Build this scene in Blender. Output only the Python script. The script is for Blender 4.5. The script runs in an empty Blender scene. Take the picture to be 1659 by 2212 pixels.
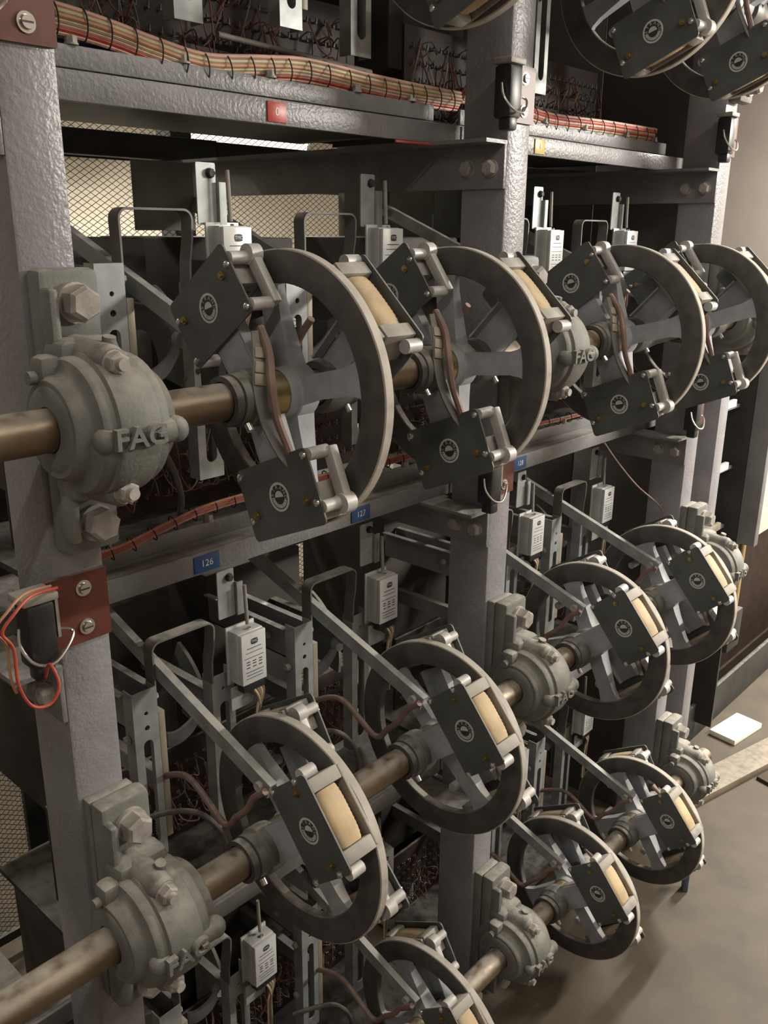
import bpy, bmesh, math, random
from mathutils import Vector, Matrix
from mathutils.geometry import tessellate_polygon

random.seed(7)
SC = bpy.context.scene
COL = SC.collection
Z0 = 1.30                      # height of the second shaft (raised-letter bearing) above the floor

# ------------------------------------------------------------------ camera, world, exposure
YAW, PITCH, ROLL = math.radians(42.2117), math.radians(-17.6776), math.radians(0.53987)
F_PX, IMG_W = 1913.49, 1659.0
fw = Vector((math.cos(YAW)*math.cos(PITCH), math.sin(YAW)*math.cos(PITCH), math.sin(PITCH)))
rt = Vector((math.sin(YAW), -math.cos(YAW), 0.0))
up = rt.cross(fw)
r2 = rt*math.cos(ROLL) + up*math.sin(ROLL)
u2 = -rt*math.sin(ROLL) + up*math.cos(ROLL)
cam_data = bpy.data.cameras.new('camera')
cam_data.sensor_fit = 'HORIZONTAL'
cam_data.sensor_width = 36.0
cam_data.lens = F_PX*36.0/IMG_W
cam_data.clip_start = 0.02
cam = bpy.data.objects.new('camera', cam_data)
COL.objects.link(cam)
cm = Matrix((r2, u2, -fw)).transposed().to_4x4()
cm.translation = Vector((-0.63389, -0.72358, Z0 + 0.16916))
cam.matrix_world = cm
SC.camera = cam

world = bpy.data.worlds.new('world')
SC.world = world
world.use_nodes = True
world.node_tree.nodes['Background'].inputs[0].default_value = (0.80, 0.78, 0.76, 1)
world.node_tree.nodes['Background'].inputs[1].default_value = 0.008
SC.view_settings.view_transform = 'Standard'
SC.view_settings.look = 'None'
SC.view_settings.gamma = 1.0
SC.view_settings.use_curve_mapping = False
SC.view_settings.exposure = 0.15
LAMP_AISLE, LAMP_NEAR, LAMP_BACK, FILL_END = 100.0, 9.0, 24.0, 140.0     # watts of the battens; the last is an added fill for the end wall

# ------------------------------------------------------------------ materials
MATS = {}
def mat(name, col, rough=0.6, metal=0.0, var=0.15, scale=30.0, dust=0.0, bump=0.0, bscale=400.0,
        col2=None, emit=0.0, spec=0.5, bdist=0.001):
    m = bpy.data.materials.new(name); m.use_nodes = True
    nt = m.node_tree; N = nt.nodes; L = nt.links
    b = N['Principled BSDF']
    b.inputs['Roughness'].default_value = rough
    b.inputs['Metallic'].default_value = metal
    b.inputs['Specular IOR Level'].default_value = spec
    tc = N.new('ShaderNodeTexCoord')
    nz = N.new('ShaderNodeTexNoise'); nz.inputs['Scale'].default_value = scale
    nz.inputs['Detail'].default_value = 5.0
    L.new(tc.outputs['Object'], nz.inputs['Vector'])
    mix = N.new('ShaderNodeMix'); mix.data_type = 'RGBA'
    c2 = col2 if col2 else tuple(max(0, c*(1-var*2)) for c in col)
    c1 = tuple(min(1, c*(1+var)) for c in col)
    mix.inputs[6].default_value = (*c2, 1); mix.inputs[7].default_value = (*c1, 1)
    mr = N.new('ShaderNodeMapRange'); mr.inputs[1].default_value = 0.3; mr.inputs[2].default_value = 0.7
    L.new(nz.outputs['Fac'], mr.inputs[0]); L.new(mr.outputs[0], mix.inputs[0])
    out = mix.outputs[2]
    if dust > 0:       # settled dust: a layer on what points upwards, patchy by noise
        ge = N.new('ShaderNodeNewGeometry'); sx = N.new('ShaderNodeSeparateXYZ')
        L.new(ge.outputs['Normal'], sx.inputs[0])
        m1 = N.new('ShaderNodeMapRange'); m1.inputs[1].default_value = 0.25; m1.inputs[2].default_value = 0.95
        L.new(sx.outputs['Z'], m1.inputs[0])
        n2 = N.new('ShaderNodeTexNoise'); n2.inputs['Scale'].default_value = 60.0
        n2.inputs['Detail'].default_value = 6.0
        L.new(tc.outputs['Object'], n2.inputs['Vector'])
        m2 = N.new('ShaderNodeMapRange'); m2.inputs[1].default_value = 0.25; m2.inputs[2].default_value = 0.6
        L.new(n2.outputs['Fac'], m2.inputs[0])
        mu = N.new('ShaderNodeMath'); mu.operation = 'MULTIPLY'
        L.new(m1.outputs[0], mu.inputs[0]); L.new(m2.outputs[0], mu.inputs[1])
        mu2 = N.new('ShaderNodeMath'); mu2.operation = 'MULTIPLY'; mu2.inputs[1].default_value = dust
        L.new(mu.outputs[0], mu2.inputs[0])
        md = N.new('ShaderNodeMix'); md.data_type = 'RGBA'
        L.new(mu2.outputs[0], md.inputs[0]); L.new(out, md.inputs[6])
        md.inputs[7].default_value = (0.455, 0.42, 0.36, 1)
        out = md.outputs[2]
        rr = N.new('ShaderNodeMapRange'); rr.inputs[3].default_value = rough; rr.inputs[4].default_value = 0.95
        L.new(mu2.outputs[0], rr.inputs[0]); L.new(rr.outputs[0], b.inputs['Roughness'])
        if metal > 0:
            rm = N.new('ShaderNodeMapRange'); rm.inputs[3].default_value = metal; rm.inputs[4].default_value = 0.0
            L.new(mu2.outputs[0], rm.inputs[0]); L.new(rm.outputs[0], b.inputs['Metallic'])
    L.new(out, b.inputs['Base Color'])
    if bump > 0:
        n3 = N.new('ShaderNodeTexNoise'); n3.inputs['Scale'].default_value = bscale
        n3.inputs['Detail'].default_value = 2.0
        L.new(tc.outputs['Object'], n3.inputs['Vector'])
        bp = N.new('ShaderNodeBump'); bp.inputs['Strength'].default_value = bump
        bp.inputs['Distance'].default_value = bdist
        L.new(n3.outputs['Fac'], bp.inputs['Height']); L.new(bp.outputs[0], b.inputs['Normal'])
    if emit > 0:
        b.inputs['Emission Color'].default_value = (*col, 1); b.inputs['Emission Strength'].default_value = emit
    MATS[name] = m
    return m

mat('post_paint', (0.27, 0.26, 0.27), 0.36, 0.0, 0.08, 18, dust=0.75, bump=0.5, bscale=190, bdist=0.002)
mat('beam_paint', (0.20, 0.195, 0.195), 0.40, 0.0, 0.10, 18, dust=0.7, bump=0.45, bscale=200, bdist=0.002)
mat('plate_dark', (0.10, 0.106, 0.10), 0.48, 0.0, 0.12, 25, dust=0.6, bump=0.12, bscale=500)
mat('rim_iron', (0.105, 0.098, 0.090), 0.52, 0.25, 0.18, 35, dust=0.9, bump=0.2, bscale=300)
mat('rim_tread', (0.50, 0.455, 0.39), 0.75, 0.0, 0.14, 40, dust=0.6, bump=0.15, bscale=400)
mat('spoke_paint', (0.40, 0.415, 0.44), 0.55, 0.0, 0.12, 30, dust=0.9, bump=0.15, bscale=300)
mat('shaft_steel', (0.25, 0.185, 0.12), 0.38, 0.8, 0.12, 14, dust=0.7, bump=0.05, bscale=200)
mat('collar_dark', (0.13, 0.13, 0.112), 0.5, 0.2, 0.15, 30, dust=0.6)
mat('cast_iron', (0.185, 0.184, 0.163), 0.62, 0.0, 0.14, 22, dust=0.75, bump=0.5, bscale=260)
mat('bolt_dusty', (0.40, 0.365, 0.33), 0.7, 0.1, 0.16, 60, dust=0.7, bump=0.3, bscale=300)
mat('zinc', (0.40, 0.42, 0.41), 0.42, 0.45, 0.14, 30, dust=0.7, bump=0.05, bscale=300)
mat('zinc_yellow', (0.33, 0.29, 0.21), 0.5, 0.2, 0.14, 30, dust=0.6)
mat('strip_dull', (0.17, 0.165, 0.15), 0.55, 0.2, 0.16, 30, dust=0.9)
mat('pole_steel', (0.33, 0.30, 0.265), 0.6, 0.15, 0.14, 40, dust=0.7)
mat('pillar_white', (0.56, 0.54, 0.51), 0.45, 0.2, 0.10, 40, dust=0.5)
mat('coil_tape', (0.60, 0.435, 0.235), 0.7, 0.0, 0.16, 30, dust=0.35, bump=0.35, bscale=120)
mat('brass', (0.40, 0.30, 0.13), 0.35, 0.8, 0.2, 40, dust=0.5)
mat('screw_steel', (0.75, 0.72, 0.66), 0.22, 0.9, 0.1, 60)
mat('screw_brass', (0.42, 0.30, 0.12), 0.3, 0.85, 0.2, 60)
mat('badge_white', (0.62, 0.63, 0.58), 0.5, 0.0, 0.05, 40)
mat('badge_dark', (0.035, 0.04, 0.04), 0.5, 0.0, 0.05, 40)
mat('cable_pink', (0.27, 0.165, 0.13), 0.6, 0.0, 0.15, 30, dust=0.5)
mat('wire_grey', (0.13, 0.11, 0.10), 0.6, 0.0, 0.15, 30, dust=0.5)
mat('wire_red', (0.50, 0.075, 0.04), 0.5, 0.0, 0.12, 30)
mat('wire_orange', (0.47, 0.24, 0.13), 0.5, 0.0, 0.12, 30)
mat('wire_pink', (0.58, 0.34, 0.26), 0.5, 0.0, 0.12, 30)
mat('wire_cream', (0.52, 0.44, 0.27), 0.5, 0.0, 0.12, 30)
mat('wire_blue', (0.045, 0.08, 0.18), 0.5, 0.0, 0.12, 30)
mat('wire_white', (0.50, 0.50, 0.43), 0.5, 0.0, 0.12, 30)
mat('tail_brown', (0.16, 0.065, 0.035), 0.6)
mat('tail_red', (0.15, 0.03, 0.02), 0.6)
mat('lacing', (0.03, 0.025, 0.022), 0.8)
mat('paxolin', (0.125, 0.034, 0.022), 0.45, 0.0, 0.18, 40, dust=0.35)
mat('board_brown', (0.030, 0.016, 0.011), 0.6, 0.0, 0.2, 30, dust=0.5)
mat('bakelite', (0.02, 0.02, 0.022), 0.4, 0.0, 0.1, 40, dust=0.4)
mat('box_silver', (0.62, 0.62, 0.60), 0.38, 0.25, 0.06, 40, dust=0.5)
mat('box_label', (0.66, 0.665, 0.65), 0.35, 0.15, 0.04, 40)
mat('ink', (0.04, 0.04, 0.05), 0.5)
mat('tag_blue', (0.022, 0.07, 0.20), 0.4, 0.0, 0.08, 40)
mat('tag_red', (0.45, 0.035, 0.018), 0.4, 0.0, 0.08, 40)
mat('tag_yellow', (0.60, 0.47, 0.10), 0.4, 0.0, 0.08, 40)
mat('tag_ink', (0.75, 0.78, 0.80), 0.5)
mat('dark_case', (0.040, 0.038, 0.035), 0.6, 0.0, 0.2, 12, dust=0.22)
mat('case_brown', (0.050, 0.042, 0.034), 0.7, 0.0, 0.2, 12, dust=0.30)
mat('end_sheet', (0.10, 0.088, 0.080), 0.6, 0.0, 0.1, 8)
mat('grey_case', (0.26, 0.275, 0.235), 0.6, 0.0, 0.12, 12, dust=0.6)
mat('mesh_metal', (0.05, 0.038, 0.032), 0.6, 0.3, 0.2, 30)
mat('wall_cream', (0.62, 0.55, 0.43), 0.85, 0.0, 0.05, 3)
mat('wall_end', (0.34, 0.30, 0.27), 0.85, 0.0, 0.06, 3)
mat('ceiling_grey', (0.30, 0.28, 0.26), 0.9, 0.0, 0.06, 3)
mat('floor_lino', (0.080, 0.061, 0.039), 0.62, 0.0, 0.16, 9, bump=0.2, bscale=60)
mat('plank_wood', (0.19, 0.152, 0.108), 0.7, 0.0, 0.12, 12, dust=0.4)
mat('white_panel', (0.72, 0.66, 0.57), 0.6, 0.0, 0.03, 4)
mat('paper_white', (0.92, 0.90, 0.76), 0.6, 0.0, 0.02, 4)
mat('conduit', (0.42, 0.30, 0.15), 0.5, 0.1, 0.1, 20, dust=0.3)
mat('tube_glass', (1.0, 0.93, 0.82), 0.4, emit=14.0)
mat('tube_soft', (1.0, 0.93, 0.80), 0.4, emit=1.7)
mat('lamp_enamel', (0.80, 0.79, 0.75), 0.4, 0.0, 0.03, 10)
mat('blue_tape', (0.12, 0.15, 0.22), 0.6)

# ------------------------------------------------------------------ mesh builder
class MB:
    def __init__(s):
        s.v = []; s.f = []; s.m = []; s.s = []
    def add(s, verts, faces, M=None, mi=0, smooth=False):
        o = len(s.v)
        s.v += [tuple(M @ Vector(p)) if M is not None else tuple(p) for p in verts]
        for f in faces:
            s.f.append(tuple(i+o for i in f)); s.m.append(mi); s.s.append(smooth)
        return s
    def box(s, c, d, M=None, mi=0, bev=0.0):
        x, y, z = d[0]/2, d[1]/2, d[2]/2
        T = Matrix.Translation(c)
        if M is not None: T = M @ T
        if bev <= 0:
            vs = [(-x,-y,-z),(x,-y,-z),(x,y,-z),(-x,y,-z),(-x,-y,z),(x,-y,z),(x,y,z),(-x,y,z)]
            return s.add(vs, [(0,3,2,1),(4,5,6,7),(0,1,5,4),(1,2,6,5),(2,3,7,6),(3,0,4,7)], T, mi)
        bm = bmesh.new(); bmesh.ops.create_cube(bm, size=1.0)
        for v in bm.verts: v.co = Vector((v.co.x*d[0], v.co.y*d[1], v.co.z*d[2]))
        bmesh.ops.bevel(bm, geom=bm.edges[:], offset=bev, segments=2, profile=0.5, affect='EDGES')
        bm.verts.index_update()
        vs = [v.co.copy() for v in bm.verts]; fs = [[v.index for v in f.verts] for f in bm.faces]
        bm.free()
        return s.add(vs, fs, T, mi)
    def cyl(s, p0, p1, r0, r1=None, n=20, mi=0, caps=True, M=None, smooth=True):
        p0, p1 = Vector(p0), Vector(p1); r1 = r0 if r1 is None else r1
        q = (p1-p0).to_track_quat('Z', 'Y').to_matrix()
        a = []; b = []
        for i in range(n):
            t = 2*math.pi*i/n; d = q @ Vector((math.cos(t), math.sin(t), 0))
            a.append(p0+d*r0); b.append(p1+d*r1)
        s.add(a+b, [(i, (i+1) % n, n+(i+1) % n, n+i) for i in range(n)], M, mi, smooth)
        if caps:
            s.add(a, [tuple(reversed(range(n)))], M, mi); s.add(b, [tuple(range(n))], M, mi)
        return s
    def tube(s, pts, r, n=8, mi=0, M=None):
        pts = [Vector(p) for p in pts]; k = len(pts); vs = []; prev = None
        for i, p in enumerate(pts):
            t = (pts[min(i+1, k-1)]-pts[max(i-1, 0)]).normalized()
            if prev is None:
                a = t.orthogonal().normalized()
            else:
                a = (prev - t*prev.dot(t)).normalized()
            prev = a; b = t.cross(a)
            for j in range(n):
                w = 2*math.pi*j/n
                vs.append(p + (a*math.cos(w)+b*math.sin(w))*r)
        fs = [(i*n+j, i*n+(j+1) % n, (i+1)*n+(j+1) % n, (i+1)*n+j) for i in range(k-1) for j in range(n)]
        s.add(vs, fs, M, mi, True)
        s.add(vs[:n], [tuple(reversed(range(n)))], M, mi); s.add(vs[-n:], [tuple(range(n))], M, mi)
        return s
    def lathe(s, prof, n=40, mi=0, M=None, closed=True, smooth=True):
        # profile of (x, r) turned about the x axis
        k = len(prof); vs = []
        for x, r in prof:
            for j in range(n):
                w = 2*math.pi*j/n; vs.append((x, r*math.cos(w), r*math.sin(w)))
        rng = range(k) if closed else range(k-1)
        fs = [(i*n+j, ((i+1) % k)*n+j, ((i+1) % k)*n+(j+1) % n, i*n+(j+1) % n) for i in rng for j in range(n)]
        return s.add(vs, fs, M, mi, smooth)
    def prism(s, loops, t, M=None, mi=0):
        # flat plate in local xy (outer loop, then holes), thick t along local +z
        flat = [Vector((p[0], p[1], 0)) for lp in loops for p in lp]
        tris = tessellate_polygon([[Vector((p[0], p[1], 0)) for p in lp] for lp in loops])
        n = len(flat)
        vs = flat + [p+Vector((0, 0, t)) for p in flat]
        fs = []
        for a, b, c in tris:
            cr = (flat[b]-flat[a]).cross(flat[c]-flat[a]).z
            if cr < 0: b, c = c, b
            fs += [(a, c, b), (a+n, b+n, c+n)]
        o = 0
        for lp in loops:
            k = len(lp)
            for i in range(k):
                fs.append((o+i, o+(i+1) % k, o+(i+1) % k+n, o+i+n))
            o += k
        return s.add(vs, fs, M, mi)
    def build(s, name, mats, parent=None, label=None):
        me = bpy.data.meshes.new(name)
        me.from_pydata(s.v, [], s.f)
        if not isinstance(mats, (list, tuple)): mats = [mats]
        for m in mats: me.materials.append(MATS[m])
        me.polygons.foreach_set('material_index', s.m)
        me.polygons.foreach_set('use_smooth', s.s)
        bm = bmesh.new(); bm.from_mesh(me)
        bmesh.ops.remove_doubles(bm, verts=bm.verts, dist=1e-7)
        bmesh.ops.recalc_face_normals(bm, faces=bm.faces); bm.to_mesh(me); bm.free()
        me.set_sharp_from_angle(angle=math.radians(40))
        me.update()
        o = bpy.data.objects.new(name, me); COL.objects.link(o)
        if parent: o.parent = parent
        if label: o['label'] = label
        return o

def rrect(x0, x1, y0, y1, r, k=4):
    pts = []
    for cx, cy, a0 in ((x1-r, y1-r, 0), (x0+r, y1-r, 90), (x0+r, y0+r, 180), (x1-r, y0+r, 270)):
        for i in range(k+1):
            a = math.radians(a0+90*i/k); pts.append((cx+r*math.cos(a), cy+r*math.sin(a)))
    return pts
def circ(cx, cy, r, n=16): return [(cx+r*math.cos(2*math.pi*i/n), cy+r*math.sin(2*math.pi*i/n)) for i in range(n)]
def frame(o, ex, ey, ez):
    M = Matrix((Vector(ex), Vector(ey), Vector(ez))).transposed().to_4x4(); M.translation = Vector(o); return M
def arc(a0, a1, r0, r1, n=40):
    o = [(r1*math.cos(a0+(a1-a0)*i/n), r1*math.sin(a0+(a1-a0)*i/n)) for i in range(n+1)]
    i_ = [(r0*math.cos(a0+(a1-a0)*i/n), r0*math.sin(a0+(a1-a0)*i/n)) for i in range(n, -1, -1)]
    return o+i_
def smooth_path(pts, sub=6):
    P = [Vector(p) for p in pts]; out = []
    for i in range(len(P)-1):
        p0, p1, p2, p3 = P[max(i-1, 0)], P[i], P[i+1], P[min(i+2, len(P)-1)]
        for k in range(sub):
            t = k/sub
            out.append(0.5*((2*p1)+(p2-p0)*t+(2*p0-5*p1+4*p2-p3)*t*t+(3*p1-p0-3*p2+p3)*t**3))
    out.append(P[-1]); return out
def text_geo(txt, size, extrude=0.0, fat=0.0):
    cu = bpy.data.curves.new('t', 'FONT'); cu.body = txt; cu.size = size; cu.extrude = extrude; cu.offset = fat
    cu.align_x = 'CENTER'; cu.align_y = 'CENTER'; cu.resolution_u = 3
    o = bpy.data.objects.new('t', cu); COL.objects.link(o)
    bpy.context.view_layer.update()
    me = o.evaluated_get(bpy.context.evaluated_depsgraph_get()).to_mesh()
    vs = [v.co.copy() for v in me.vertices]; fs = [tuple(p.vertices) for p in me.polygons]
    o.evaluated_get(bpy.context.evaluated_depsgraph_get()).to_mesh_clear()
    bpy.data.objects.remove(o); bpy.data.curves.remove(cu)
    return vs, fs
def tag(o, label, cat, group=None, kind=None):
    if label: o['label'] = label
    if cat: o['category'] = cat
    if group: o['group'] = group
    if kind: o['kind'] = kind
    return o
def empty(name, loc=(0, 0, 0)):
    o = bpy.data.objects.new(name, None); o.empty_display_size = 0.02; COL.objects.link(o); o.location = loc; return o
def copy_tree(o, parent=None):
    c = o.copy(); COL.objects.link(c); c.parent = parent
    for ch in list(o.children): copy_tree(ch, c)
    return c
def place(proto, used, loc, label, group):
    o = proto if not used[0] else copy_tree(proto)
    used[0] = True
    o.location = loc; o['label'] = label; o['group'] = group
    return o
def struct(o): o['kind'] = 'structure'; return o

# ------------------------------------------------------------------ layout constants
ROWY = {'D': 0.0, 'A': 0.0, 'B': -0.014, 'C': -0.017}
ROWZ = {'D': Z0+0.5466, 'A': Z0, 'B': Z0-0.5466, 'C': Z0-1.0897}
WHX = {'D': [None, 0.287, 0.7346, 1.050], 'A': [0.0, 0.287, 0.7346, 1.050],
       'B': [-0.0156, 0.2691, 0.7115, 1.0054], 'C': [None, 0.2648, 0.7068, 0.9986]}
SPOKE = {'A': [13, 7, 14, 20], 'B': [46, 48, 25, 27], 'C': [30, 35, 40, 33], 'D': [10, 10, 30, 22]}
ROWNAME = {'D': 'topmost shaft', 'A': 'shaft level with the raised-letter bearing',
           'B': 'shaft below the blue tags', 'C': 'lowest shaft'}
ORD = ['first', 'second', 'third', 'fourth', 'fifth']
POSTX = [-0.2255, 0.5105, 1.2465]
PW, PY0, PY1 = 0.056, 0.06, 0.14
BEAMY = 0.165
FRY = 0.215

# ------------------------------------------------------------------ room shell
def slab(name, x0, x1, y0, y1, z0, z1, m):
    return struct(MB().box(((x0+x1)/2, (y0+y1)/2, (z0+z1)/2), (x1-x0, y1-y0, z1-z0)).build(name, m))
slab('floor', -2.5, 5.0, -2.0, 2.6, -0.05, 0.0, 'floor_lino')
slab('ceiling', -2.5, 5.0, -2.0, 2.6, 2.75, 2.80, 'ceiling_grey')
slab('wall_back', -2.5, 5.0, 2.0, 2.1, 0.0, 2.75, 'wall_cream')
slab('wall_end', 4.4, 4.5, -1.6, 2.0, 0.0, 2.75, 'wall_end')
slab('wall_front', -2.5, 4.4, -1.7, -1.6, 0.0, 2.75, 'wall_end')
slab('wall_near', -2.5, -2.4, -1.6, 2.0, 0.0, 2.75, 'wall_end')

# ------------------------------------------------------------------ fluorescent battens, plus two added fills
def batten(loc, length, watts, label, color=(1.0, 0.955, 0.875), rot=0.0, tilt=0.0, tube_r=0.013):
    e = empty('fluorescent_lamp', loc); e.rotation_euler = (tilt, 0, rot)
    MB().box((0, 0, 0.03), (length+0.08, 0.075, 0.05), bev=0.006).build('housing', 'lamp_enamel', e)
    for x in (-length/2-0.012, length/2+0.012):
        MB().box((x, 0, -0.012), (0.02, 0.03, 0.045), bev=0.003).build('lamp_holder', 'lamp_enamel', e)
    MB().cyl((-length/2, 0, -0.005-tube_r), (length/2, 0, -0.005-tube_r), tube_r, n=16).build('tube', 'tube_glass' if tube_r < 0.02 else 'tube_soft', e)
    for x in (-length*0.3, length*0.3) if tilt == 0 else ():
        MB().cyl((x, 0, 0.055), (x, 0, 2.75-loc[2]), 0.006, n=8).build('hanger_rod', 'zinc', e)
    ld = bpy.data.lights.new('tube_light', 'AREA'); ld.shape = 'RECTANGLE'
    ld.size = length; ld.size_y = 0.05; ld.energy = watts; ld.color = color
    lo = bpy.data.objects.new('tube_light', ld); COL.objects.link(lo)
    lo.parent = e; lo.location = (0, 0, -0.008-2*tube_r)
    tag(e, label, 'lamp')
    return e
batten((2.55, -1.53, 2.02), 1.2, LAMP_AISLE, 'fluorescent batten lamp on the wall facing the rack', tilt=math.radians(58))
batten((0.45, -1.05, 2.45), 1.2, LAMP_NEAR, 'fluorescent batten lamp over the aisle before the rack')
batten((1.02, 1.30, Z0+0.43), 0.42, LAMP_BACK, 'fluorescent batten lamp glowing behind the mesh panels', tube_r=0.026)

batten((-1.6, -0.9, 2.45), 1.0, 7.0, 'dim added fill batten over the near end of the aisle')  # unseen lamp added as fill for the wheel faces turned to the camera
batten((3.7, -0.2, 2.45), 1.2, FILL_END, 'added fill batten brightening the end wall')  # unseen lamp added to brighten the end wall
batten((-0.5, 1.45, 2.3), 1.2, LAMP_BACK*0.5, 'fluorescent batten lamp over the passage behind the rack')

# ------------------------------------------------------------------ rack posts
for i, px in enumerate(POSTX):
    e = empty('rack_post', (px, 0, 0))
    w, d = PW, PY1-PY0
    loops = [rrect(-w/2, w/2, PY0, PY1, 0.004, 2), list(reversed(rrect(-w/2+0.004, w/2-0.004, PY0+0.004, PY1-0.004, 0.002, 2)))]
    MB().prism(loops, 2.69).build('post_tube', 'post_paint', e)
    MB().box((0, (PY0+PY1)/2+0.02, 0.004), (w, d+0.04, 0.008), bev=0.002).build('base_plate', 'post_paint', e)
    tag(e, ['grey painted steel post carrying the red wire loop',
            'grey steel post, second along from the red wire loop',
            'grey steel post, third along from the red wire loop'][i], 'post', 'front posts of the rack')
for i, px in enumerate(POSTX):
    o = MB().box((px, 0.90, 1.345), (0.05, 0.05, 2.69)).build('rear_post', 'beam_paint')
    tag(o, 'dark rear post behind the %s front post of the rack' % ORD[i], 'post', 'rear posts of the rack')

# ------------------------------------------------------------------ beams along the rack, cross rails into its depth
hexcache = {}
def hexbolt(r, h, washer=True, axis='z'):
    k = (r, h, washer)
    m = MB()
    if washer: m.cyl((0, 0, 0), (0, 0, h*0.22), r*1.12, n=20)
    m.cyl((0, 0, h*0.22), (0, 0, h*0.85), r, n=6, smooth=False)
    m.cyl((0, 0, h*0.85), (0, 0, h), r*0.97, r*0.8, n=6, smooth=False)
    return m
def put(mb, name, m, parent, loc, direction=(0, 0, 1), spin=0.0):
    o = mb.build(name, m, parent)
    q = Vector(direction).to_track_quat('Z', 'Y') @ Matrix.Rotation(spin, 3, 'Z').to_quaternion()
    o.rotation_mode = 'QUATERNION'; o.rotation_quaternion = q; o.location = loc
    return o
def put_copy(src, parent, loc, direction=(0, 0, 1), spin=0.0):
    o = src.copy(); COL.objects.link(o); o.parent = parent; o.location = loc
    o.rotation_mode = 'QUATERNION'
    o.rotation_quaternion = Vector(direction).to_track_quat('Z', 'Y') @ Matrix.Rotation(spin, 3, 'Z').to_quaternion()
    return o
BAYS = [(-1.00, POSTX[0]), (POSTX[0], POSTX[1]), (POSTX[1], POSTX[2])]
LEVNAME = {'D': 'under the topmost shaft', 'A': 'under the raised-letter bearing', 'B': 'under the shaft below the blue tags'}
for row in 'DAB':
    zb = ROWZ[row]-0.257
    for k, (xa, xb) in enumerate(BAYS):
        xa2, xb2 = xa+0.0, xb+(0.034 if k == 2 else 0.0)
        e = empty('rack_beam', ((xa2+xb2)/2, BEAMY, zb))
        L = xb2-xa2-0.004
        m = MB()
        m.box((0, 0.003, 0.0145), (L, 0.006, 0.029), bev=0.0012)
        m.box((0, 0.032, 0.026), (L, 0.052, 0.006))
        m.build('front_angle', 'beam_paint', e)
        m = MB(); m.box((0, 0.030, 0.046), (L-0.06, 0.005, 0.022), bev=0.0012); m.box((0, 0.043, 0.0315), (L-0.06, 0.026, 0.005))
        m.build('top_rail', 'beam_paint', e)
        src = None
        for bx in (-0.25, -0.11, 0.02, 0.175, 0.29):
            loc = (bx*L/0.74, 0.030, 0.057)
            if src is None: src = put(hexbolt(0.0065, 0.009), 'hex_bolt', 'bolt_dusty', e, loc, spin=0.3)
            else: put_copy(src, e, loc, spin=bx*9)
        nm = ['before the post with the red wire loop', 'between the first and second posts', 'between the second and third posts'][k]
        tag(e, 'grey steel beam %s, %s' % (LEVNAME[row], nm), 'beam', 'long beams of the rack')
    for i, px in enumerate(POSTX):
        e = empty('cross_rail', (px-PW/2-0.003, 0.06, zb-0.063))
        m = MB(); m.box((0, 0.42, 0.030), (0.006, 0.84, 0.060), bev=0.001); m.box((-0.022, 0.42, 0.062), (0.05, 0.84, 0.005))
        m.build('angle_iron', 'beam_paint', e)
        src = None
        for by, bz in ((0.022, 0.028), (0.062, 0.028)):
            if src is None: src = put(hexbolt(0.011, 0.012), 'hex_bolt', 'bolt_dusty', e, (-0.003, by, bz), (-1, 0, 0), 0.4)
            else: put_copy(src, e, (-0.003, by, bz), (-1, 0, 0), 0.1)
        tag(e, 'angle iron cross rail %s, on the %s post' % (LEVNAME[row], ORD[i]), 'rail', 'cross rails of the rack')

# ------------------------------------------------------------------ shafts
SHX = {'D': (-0.9, 1.36), 'A': (-0.9, 1.36), 'B': (-0.9, 1.36), 'C': (-0.9, 1.36)}
for row in 'DABC':
    o = MB().cyl((SHX[row][0], 0, 0), (SHX[row][1], 0, 0), 0.0195, n=40).build('drive_shaft', 'shaft_steel')
    o.location = (0, ROWY[row], ROWZ[row])
    tag(o, {'D': 'bronze-coloured steel shaft, topmost in the rack', 'A': 'bronze-coloured steel shaft through the raised-letter bearing',
            'B': 'bronze-coloured steel shaft below the blue tags', 'C': 'bronze-coloured steel shaft, lowest and close to the floor'}[row], 'shaft', 'drive shafts')

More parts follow.
